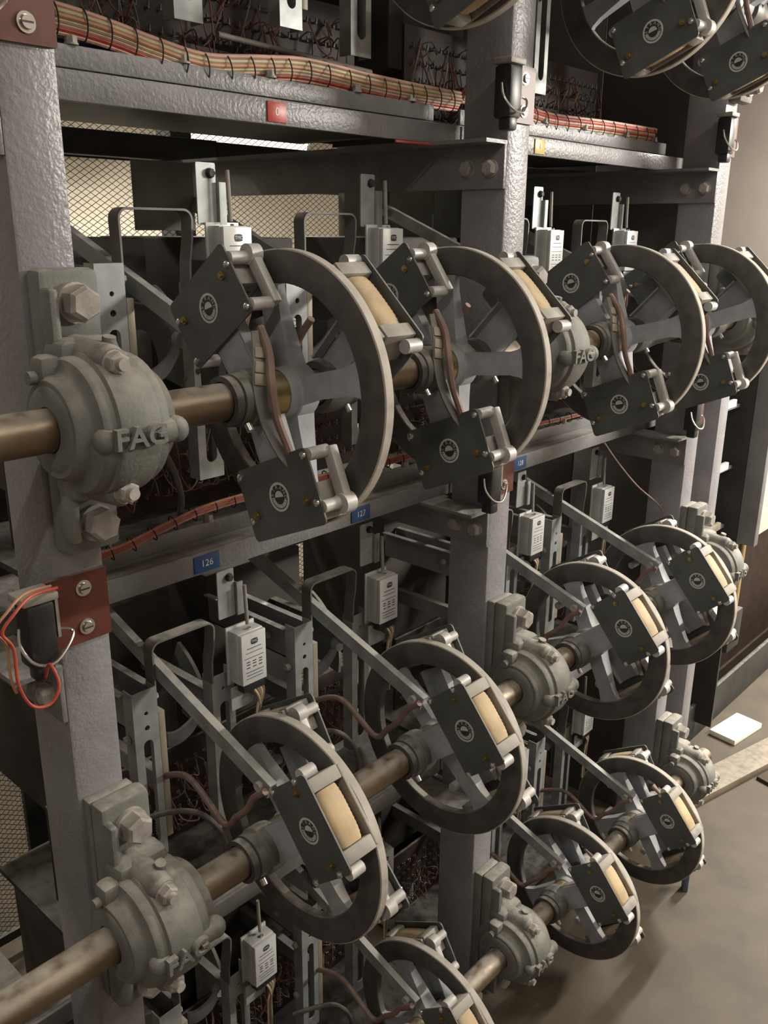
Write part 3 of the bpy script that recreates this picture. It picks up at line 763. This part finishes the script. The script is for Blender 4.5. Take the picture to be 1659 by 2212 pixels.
# ------------------------------------------------------------------ terminal boards above each beam with wire tails
def make_board(seed):
    rnd = random.Random(seed)
    e = empty('terminal_board')
    MB().box((0, 0, 0.085), (0.62, 0.006, 0.16), bev=0.001).build('board', 'board_brown', e)
    t = MB()
    for r in range(5):
        for c in range(34):
            x = -0.295+0.59*c/33; z = 0.030+0.026*r
            t.cyl((x, -0.003, z), (x, -0.010, z), 0.0017, n=6)
            t.box((x, -0.009, z+0.003), (0.0015, 0.003, 0.006))
    o = t.build('terminals', 'strip_dull', e); o['kind'] = 'stuff'
    for cname, cnt in (('tail_brown', 26), ('tail_red', 18), ('wire_grey', 26), ('cable_pink', 8)):
        w = MB()
        for k in range(cnt):
            x = rnd.uniform(-0.29, 0.27); z = 0.03+0.026*rnd.randrange(5); dx = rnd.uniform(0.01, 0.05)*rnd.choice((-1, 1))
            z2 = 0.03+0.026*rnd.randrange(5)
            w.tube(smooth_path([(x, -0.010, z), (x+dx*0.3, -0.022-rnd.random()*0.012, z+0.006), (x+dx*0.8, -0.024, (z+z2)/2-0.01), (x+dx, -0.010, z2)], 3), 0.0011, 5)
        o = w.build('wire_tails', cname, e); o['kind'] = 'stuff'
    # small wire-wound springs
    for k in range(5):
        x = -0.26+0.115*k; sg = MB(); pts = []
        for q in range(60):
            w = q/60*2*math.pi*9; pts.append((x+0.004*math.cos(w), -0.016+0.004*math.sin(w), 0.035+0.045*q/60))
        sg.tube(pts, 0.0007, 4); sg.build('spring', 'zinc', e)
    return e
for row in 'DABC':
    for k in range(2):
        cx = (POSTX[k]+POSTX[k+1])/2
        e = make_board(11+k+ord(row)); e.location = (cx, 0.335, ROWZ[row]-(0.225 if row != 'C' else 0.205))
        tag(e, 'brown terminal board of small wires, %s, between %s posts' % ({'D':'above the red tag','A':'behind the blue tags','B':'under the blue-tagged beam','C':'near the floor'}[row], ['first and second', 'second and third'][k]), 'terminal board', 'terminal boards')
        # tray under the board
        if row == 'C':
            o = MB().box((cx, 0.46, 0.004), (0.67, 0.60, 0.008), bev=0.001).build('base_tray', 'dark_case')
            tag(o, 'dark steel base tray on the floor, between %s posts' % ['first and second', 'second and third'][k], 'tray', 'base trays')
            continue
        o = MB().box((cx, 0.33, ROWZ[row]-0.236), (0.66, 0.30, 0.008)).build('equipment_shelf', 'dark_case')
        tag(o, 'dark steel shelf %s, between %s posts' % (LEVNAME[row], ['the first and second', 'the second and third'][k]), 'shelf', 'equipment shelves')

# ------------------------------------------------------------------ grey backing plates and cabinet panels inside the rack
o = MB().box((0.205, 0.50, Z0+0.215), (0.108, 0.006, 0.100), bev=0.001).build('backing_plate', 'grey_case'); tag(o, 'grey-green backing plate hanging behind the first strap loop', 'plate')
for k, (x0, x1) in enumerate(((0.80, 0.94), (0.945, 1.10), (1.105, 1.275))):
    o = MB().box(((x0+x1)/2, 0.71, Z0+0.17), (x1-x0, 0.02, 0.30), bev=0.002).build('cabinet_panel', 'grey_case')
    tag(o, '%s grey cabinet panel from the mesh, inside the rack behind the second post' % ORD[k], 'panel', 'cabinet panels')
    put(hexbolt(0.008, 0.008), 'hex_bolt', 'bolt_dusty', o, ((x0+x1)/2-0.04, 0.70, Z0+0.285), (0, -1, 0))

# ------------------------------------------------------------------ expanded-metal mesh at the back of the rack
def make_mesh(x0, x1, z0, z1, pw=0.0185, ph=0.0115):
    e = empty('mesh_panel', ((x0+x1)/2, 0.86, z0))
    w, h = x1-x0, z1-z0; nx, nz = int(w/pw), int(h/ph)
    m = MB(); t = 0.0011
    vs, fs = [], []
    for j in range(2*nz):
        z = h*j/(2*nz); zt = h*(j+1)/(2*nz)
        for i in range(nx):
            xa = -w/2+w*i/nx+(pw/2 if j % 2 else 0)
            for sx in (-1, 1):
                xb = xa+sx*pw/2
                o = len(vs)
                vs += [(xa-t, 0, z), (xa+t, 0, z), (xb+t, 0.002, zt), (xb-t, 0.002, zt)]
                fs.append((o, o+1, o+2, o+3))
    m.add(vs, fs)
    o = m.build('strands', 'mesh_metal', e); o['kind'] = 'stuff'
    f = MB()
    for x in (-w/2, w/2): f.box((x, 0, h/2), (0.02, 0.012, h))
    for z in (0, h): f.box((0, 0, z), (w, 0.012, 0.02))
    f.build('panel_frame', 'dark_case', e)
    return e
MESHP = [(-0.70, 0.03, 'beside the first rear post'), (0.05, 0.98, 'behind the first bay'), ]
for x0, x1, nm in MESHP:
    for z0, z1, lv in ((0.05, 0.72, 'low'), (0.74, 1.22, 'middle'), (1.24, 1.60, 'upper'), (1.615, 2.05, 'top')):
        e = make_mesh(x0, x1, z0, z1)
        tag(e, 'expanded metal mesh panel in the %s tier, %s' % (lv, nm), 'mesh panel', 'expanded mesh panels')

for k, (y0, y1) in enumerate(((0.150, 0.375), (0.379, 0.610), (0.614, 0.850))):
    o = MB().box((1.290, (y0+y1)/2, 1.345), (0.012, y1-y0, 2.69), bev=0.002).build('end_sheet', 'end_sheet'); tag(o, '%s tall dull brown end sheet of the rack, counted from the third post' % ORD[k], 'sheet', 'rack end sheets')
for x0, x1, z0, z1, lab in ((0.02, 0.55, 0.292, 0.335, 'dark rear beam above the mesh, behind the first hanger plate'), (0.55, 1.28, 0.245, 0.333, 'dark deep rear beam above the mesh, behind the second hanger plate'),
                            (0.0, 1.28, -0.30, -0.22, 'dark rear beam behind the blue-tagged beam')):
    o = MB().box(((x0+x1)/2, 0.825, Z0+(z0+z1)/2), (x1-x0, 0.03, z1-z0), bev=0.002).build('rear_beam', 'dark_case'); tag(o, lab, 'beam', 'rear beams')
for k in range(2):
    cx = (POSTX[k]+POSTX[k+1])/2
    o = MB().box((cx, 0.715, Z0+0.62), (0.735, 0.01, 0.56)).build('blocker_board', 'dark_case'); tag(o, 'added dark blocker board high behind the topmost shaft, between %s posts' % ['first and second', 'second and third'][k], 'board', 'added dark blocker boards')  # added to block the lit back wall and keep the top bays dark

o = MB().box((1.60, 0.64, 0.66), (0.58, 0.01, 1.30)).build('blocker_board', 'dark_case'); tag(o, 'added dark blocker board behind the open cabinet past the third post', 'board', 'added dark blocker boards')  # added to close off the bright wall past the third post

# ------------------------------------------------------------------ brown connector plates on the posts
def make_connector(post_dx):
    e = empty('connector_plate')
    MB().prism([rrect(-0.046, 0.027, -0.037, 0.037, 0.001, 1)], 0.005, frame((0, 0, 0), (1, 0, 0), (0, 0, 1), (0, -1, 0))).build('plate', 'paxolin', e)
    for z in (0.021, -0.021):
        d = MB(); d.cyl((0, -0.005, z), (0, -0.0065, z), 0.0085, n=22); d.cyl((0, -0.0065, z), (0, -0.0095, z), 0.0062, 0.0052, n=20)
        sc = d.build('slotted_screw', 'screw_steel', e)
        MB().box((0, -0.0097, z), (0.0095, 0.0006, 0.0014), Matrix.Identity(4)).build('screw_slot', 'ink', sc)
    b = MB(); b.box((-0.058, -0.018, -0.004), (0.028, 0.028, 0.066), bev=0.004); b.box((-0.058, -0.020, -0.042), (0.020, 0.020, 0.020), bev=0.004)
    b.build('plug_body', 'bakelite', e)
    h = MB(); h.box((-0.058, -0.018, 0.034), (0.036, 0.032, 0.008), bev=0.002); h.box((-0.041, -0.024, 0.012), (0.003, 0.010, 0.046)); h.build('plug_hood', 'pole_steel', e)
    pts = smooth_path([(-0.076, -0.020, 0.006), (-0.079, -0.026, -0.010), (-0.072, -0.036, -0.026), (-0.055, -0.040, -0.030), (-0.036, -0.034, -0.020), (-0.026, -0.026, -0.010), (-0.036, -0.020, -0.006)], 6)
    MB().tube(pts, 0.0016, 8).build('wire_bail', 'screw_steel', e)
    return e
cp, cu = make_connector(0), [False]; tag(cp, '', 'connector')
for lev, z in (('above the red tag level', Z0+0.352), ('below the raised-letter bearing level', Z0-0.198)):
    for i, px in enumerate(POSTX):
        place(cp, cu, (px, PY0, z), 'brown connector plate with black plug on the %s post, %s' % (ORD[i], lev), 'brown connector plates')
pts = smooth_path([(-0.265, 0.030, Z0-0.158), (-0.300, 0.010, Z0-0.150), (-0.322, 0.000, Z0-0.158), (-0.334, 0.000, Z0-0.172), (-0.326, 0.000, Z0-0.190), (-0.3255, 0.0, Z0-0.226),
                   (-0.3155, 0.0, Z0-0.2516), (-0.298, 0.0, Z0-0.2565), (-0.288, 0.0, Z0-0.2411), (-0.290, 0.010, Z0-0.222), (-0.285, 0.035, Z0-0.250)], 8)
o = MB().tube(pts, 0.0016, 8).build('wire_loop', 'wire_red'); tag(o, 'thin red wire hanging in a loop from the black plug', 'wire')
o = MB().tube([p+Vector((-0.004, 0.004, 0.002)) for p in pts[:44]], 0.0014, 8).build('wire_loop', 'wire_orange'); tag(o, 'thin orange wire running beside the red loop on the post', 'wire')

# ------------------------------------------------------------------ number tags on the beams
def make_tag(txt, m, w=0.040, h=0.023, ink='tag_ink', size=0.013, edge=False):
    e = empty('number_tag')
    MB().box((0, -0.0008, 0), (w, 0.0016, h), bev=0.0004).build('plate', m, e)
    vs, fs = text_geo(txt, size)
    MB().add(vs, fs, frame((0, -0.0019, 0), (1, 0, 0), (0, 0, 1), (0, -1, 0))).build('digits', ink, e)
    return e
ZB = {'D': ROWZ['D']-0.257, 'A': ROWZ['A']-0.257, 'B': ROWZ['B']-0.257}
for x, row, txt, m, lab in ((0.144, 'D', '0', 'tag_red', 'small red tag with one white character on the upper beam'),
                       (0.005, 'A', '126', 'tag_blue', 'blue number tag 126 on the beam beside the red-wire post'),
                       (0.292, 'A', '127', 'tag_blue', 'blue number tag 127 on the beam near the second post'),
                       (0.72, 'A', '128', 'tag_blue', 'blue number tag on the beam just past the second post'),
                       (0.725, 'D', '1', 'tag_yellow', 'small yellow tag on the upper beam past the second post')):
    e = make_tag(txt, m, w=0.030 if m != 'tag_blue' else 0.040, ink='ink' if m == 'tag_yellow' else 'tag_ink')
    e.location = (x, BEAMY-0.0002, ZB[row]+0.0145); tag(e, lab, 'tag', 'number tags on the beams')

# ------------------------------------------------------------------ laced cable looms
def loom(path, wires, label, r=0.0029, seed=3, step=0.028):
    rnd = random.Random(seed); e = empty('cable_loom')
    base = smooth_path(path, 10)
    for k, cname in enumerate(wires):
        ox, oz = ((k % 5)-2)*0.0054+rnd.uniform(-0.0005, 0.0005), ((k//5)-(len(wires)//5-1)/2)*0.0050
        pts = []
        for i, p in enumerate(base):
            tw = 0.35*math.sin(i*0.08+seed)
            pts.append(p+Vector((0, -(ox*0.45*math.cos(tw)+oz*math.sin(tw)), oz*math.cos(tw)+ox*0.62)))
        MB().tube(pts, r, 7).build('wire', cname, e)
    acc = 0.0
    for i in range(1, len(base)-1):
        acc += (base[i]-base[i-1]).length
        if acc > step:
            acc = 0.0; d = (base[i+1]-base[i-1]).normalized()
            ring = []
            M = frame(base[i], d, d.cross(Vector((0, 0, 1))).normalized(), d.cross(Vector((0, 0, 1))).normalized().cross(d)*-1)
            for q in range(17):
                w = 2*math.pi*q/16; rs = 1.0 if len(wires) > 6 else 0.62; ring.append(M @ Vector((0.002*math.sin(w), 0.0115*rs*math.cos(w), 0.0160*rs*math.sin(w))))
            MB().tube(ring, 0.0009, 5).build('lacing_tie', 'lacing', e)
    tag(e, label, 'cable loom', 'laced cable looms')
    return e
W1 = ['wire_pink', 'wire_red', 'wire_pink', 'wire_cream', 'wire_orange', 'wire_red', 'wire_pink', 'wire_red', 'wire_orange', 'wire_cream', 'wire_pink', 'wire_red', 'wire_cream', 'wire_orange', 'wire_pink']
loom([(-0.19, 0.20, Z0+0.372), (-0.1127, 0.20, Z0+0.3701), (-0.0543, 0.20, Z0+0.3639), (-0.0035, 0.2, Z0+0.3555), (0.0647, 0.2, Z0+0.348), (0.1488, 0.2, Z0+0.3565), (0.2261, 0.2, Z0+0.363),
      (0.3478, 0.2, Z0+0.359), (0.4468, 0.2, Z0+0.3575), (0.5458, 0.2, Z0+0.358)], W1, 'laced loom of pink, red and cream wires above the red tag')
loom([(0.56, 0.20, Z0+0.372), (0.62, 0.20, Z0+0.374), (0.70, 0.2, Z0+0.362), (0.80, 0.2, Z0+0.352), (1.0, 0.2, Z0+0.356), (1.2, 0.2, Z0+0.358)], W1[::-1], 'laced loom of orange wires above the yellow tag', seed=9)
loom([(-0.16, 0.235, Z0+0.358), (-0.1134, 0.215, Z0+0.357), (-0.0491, 0.215, Z0+0.354), (-0.0095, 0.218, Z0+0.350), (0.03, 0.225, Z0+0.356), (0.08, 0.25, Z0+0.36)], ['wire_blue', 'wire_blue', 'wire_white', 'wire_blue', 'wire_cream'], 'thin loom of blue and white wires under the pink loom', r=0.0018, seed=5)
loom([(-0.15, 0.19, Z0-0.205), (-0.10, 0.185, Z0-0.200), (-0.04, 0.185, Z0-0.188), (0.03, 0.19, Z0-0.180), (0.15, 0.2, Z0-0.182), (0.3, 0.2, Z0-0.185), (0.46, 0.2, Z0-0.185)], ['wire_orange', 'wire_red', 'cable_pink', 'wire_red', 'wire_orange'], 'thin loom of red wires lying on the blue-tagged beam', r=0.0017, seed=6)
loom([(0.58, 0.19, Z0-0.19), (0.75, 0.19, Z0-0.185), (0.95, 0.19, Z0-0.19), (1.2, 0.19, Z0-0.188)], ['wire_orange', 'wire_red', 'cable_pink'], 'thin loom of red wires on the beam past the second post', r=0.0017, seed=8)
o = MB().cyl((0.165, 0.300, Z0+0.408), (0.455, 0.300, Z0+0.398), 0.0038, n=10).build('tie_rod', 'pole_steel'); tag(o, 'pale thin tie rod behind the pink loom above the red tag', 'rod')
o = MB().tube(smooth_path([(0.60, 0.12, Z0+0.295), (0.535, 0.11, Z0+0.305), (0.50, 0.145, Z0+0.290), (0.44, 0.16, Z0+0.288), (0.36, 0.163, Z0+0.287)], 8), 0.0018, 7).build('loose_wire', 'wire_red'); tag(o, 'loose red wire running round the second post under the beam', 'wire')
o = MB().tube(smooth_path([(1.03, 0.16, Z0-0.255), (1.06, 0.14, Z0-0.30), (1.12, 0.12, Z0-0.36), (1.20, 0.10, Z0-0.42), (1.215, 0.09, Z0-0.46)], 8), 0.0018, 7).build('loose_wire', 'cable_pink'); tag(o, 'loose brown wire sagging down to the third post', 'wire')
for i, (row, x) in enumerate((('B', 0.02), ('B', 0.30), ('C', 0.28), ('C', 0.72), ('B', 0.74), ('A', -0.02))):
    z = ROWZ[row]
    o = MB().tube(smooth_path([(x-0.12, 0.20, z-0.050), (x-0.09, 0.175, z-0.040), (x-0.05, 0.168, z-0.060), (x-0.02, 0.166, z-0.100), (x+0.0, 0.175, z-0.15), (x+0.01, 0.20, z-0.19)], 8), 0.0042, 8).build('supply_cable', 'wire_grey')
    tag(o, 'thick grey supply cable bending behind the %s wheel, %s' % (['first', 'second', 'second', 'third', 'third', 'first'][i], SHORT[row]), 'cable', 'grey supply cables')

# ------------------------------------------------------------------ beyond the third post: next cabinet, white panel, conduits
e = empty('switch_cabinet', (0, 0, 0))
MB().box((1.43, 0.11, 0.63), (0.05, 0.08, 1.26), bev=0.003).build('upright', 'post_paint', e)
MB().box((1.765, 0.09, 0.9525), (0.028, 0.05, 0.615), bev=0.003).build('upright', 'beam_paint', e)
MB().box((1.61, 0.42, 0.66), (0.30, 0.02, 1.20)).build('back_panel', 'dark_case', e)
MB().box((1.755, 0.265, 0.66), (0.008, 0.30, 1.20)).build('side_panel', 'dark_case', e)
for k in range(5): MB().box((1.60, 0.28, 0.52+0.17*k), (0.29, 0.26, 0.008)).build('shelf', 'beam_paint', e)
for k in range(5): MB().box((1.62, 0.145, 0.535+0.17*k), (0.14, 0.012, 0.020), bev=0.002).build('label_strip', 'badge_white' if k in (2, 3) else 'zinc_yellow', e)
tag(e, 'dark open cabinet with shelves standing past the third post', 'cabinet')
o = MB().box((2.70, 0.10, 1.66), (1.82, 0.02, 2.02), bev=0.002).build('cover_panel', 'white_panel'); tag(o, 'large cream-white cover panel past the open cabinet', 'panel')
for k, x in enumerate((1.790, 1.825)):
    o = MB().cyl((x, 0.12, 0.42), (x, 0.12, 0.60 if k == 0 else 0.648), 0.009, n=14).build('conduit_pipe', 'conduit'); tag(o, '%s conduit pipe under the cream cover panel' % ('short thin' if k == 0 else 'longer thin'), 'pipe', 'conduit pipes')
o = MB().box((1.815, 0.14, 0.36), (0.09, 0.07, 0.12), bev=0.004).build('junction_box', 'dark_case'); tag(o, 'dark junction box under the two conduit pipes', 'box')
o = MB().box((2.75, 0.30, 0.32), (1.9, 0.02, 0.64)).build('kick_panel', 'board_brown'); tag(o, 'dark reddish-brown lower panel behind the conduit pipes', 'panel')
o = MB().box((2.35, 0.17, 0.06), (2.0, 0.014, 0.12), Matrix.Identity(4), bev=0.003).build('floor_rail', 'dark_case'); tag(o, 'narrow rail low along the floor past the third post', 'rail')
o.location.z = 0.0
def board(name, c, size, rot, m, lab, cat):
    o = MB().box((0, 0, size[2]/2), size, bev=min(0.003, size[2]*0.2)).build(name, m); o.location = c; o.rotation_euler.z = rot; tag(o, lab, cat); return o
board('floor_plank', (1.74, -0.02, 0.0), (1.35, 0.085, 0.022), math.radians(-13.6), 'plank_wood', 'long wooden plank lying slantwise on the floor past the wheels', 'plank')
board('floor_sheet', (2.02, -0.46, 0.0), (0.86, 0.62, 0.010), math.radians(-13.6), 'floor_lino', 'flat sheet of board lying on the floor beyond the plank', 'board')
board('paper_sheet', (1.885, 0.085, 0.0), (0.16, 0.085, 0.018), math.radians(-8), 'paper_white', 'bright white flat carton on the floor beside the plank', 'carton')
o = MB().box((0, 0, 0.028), (0.020, 0.012, 0.056), bev=0.002).build('tape_scrap', 'blue_tape'); o.location = (1.115, -0.10, 0.0); o.rotation_euler = (0.0, 0.0, 0.6); tag(o, 'small bluish block standing on the floor under the fourth low wheel', 'block')
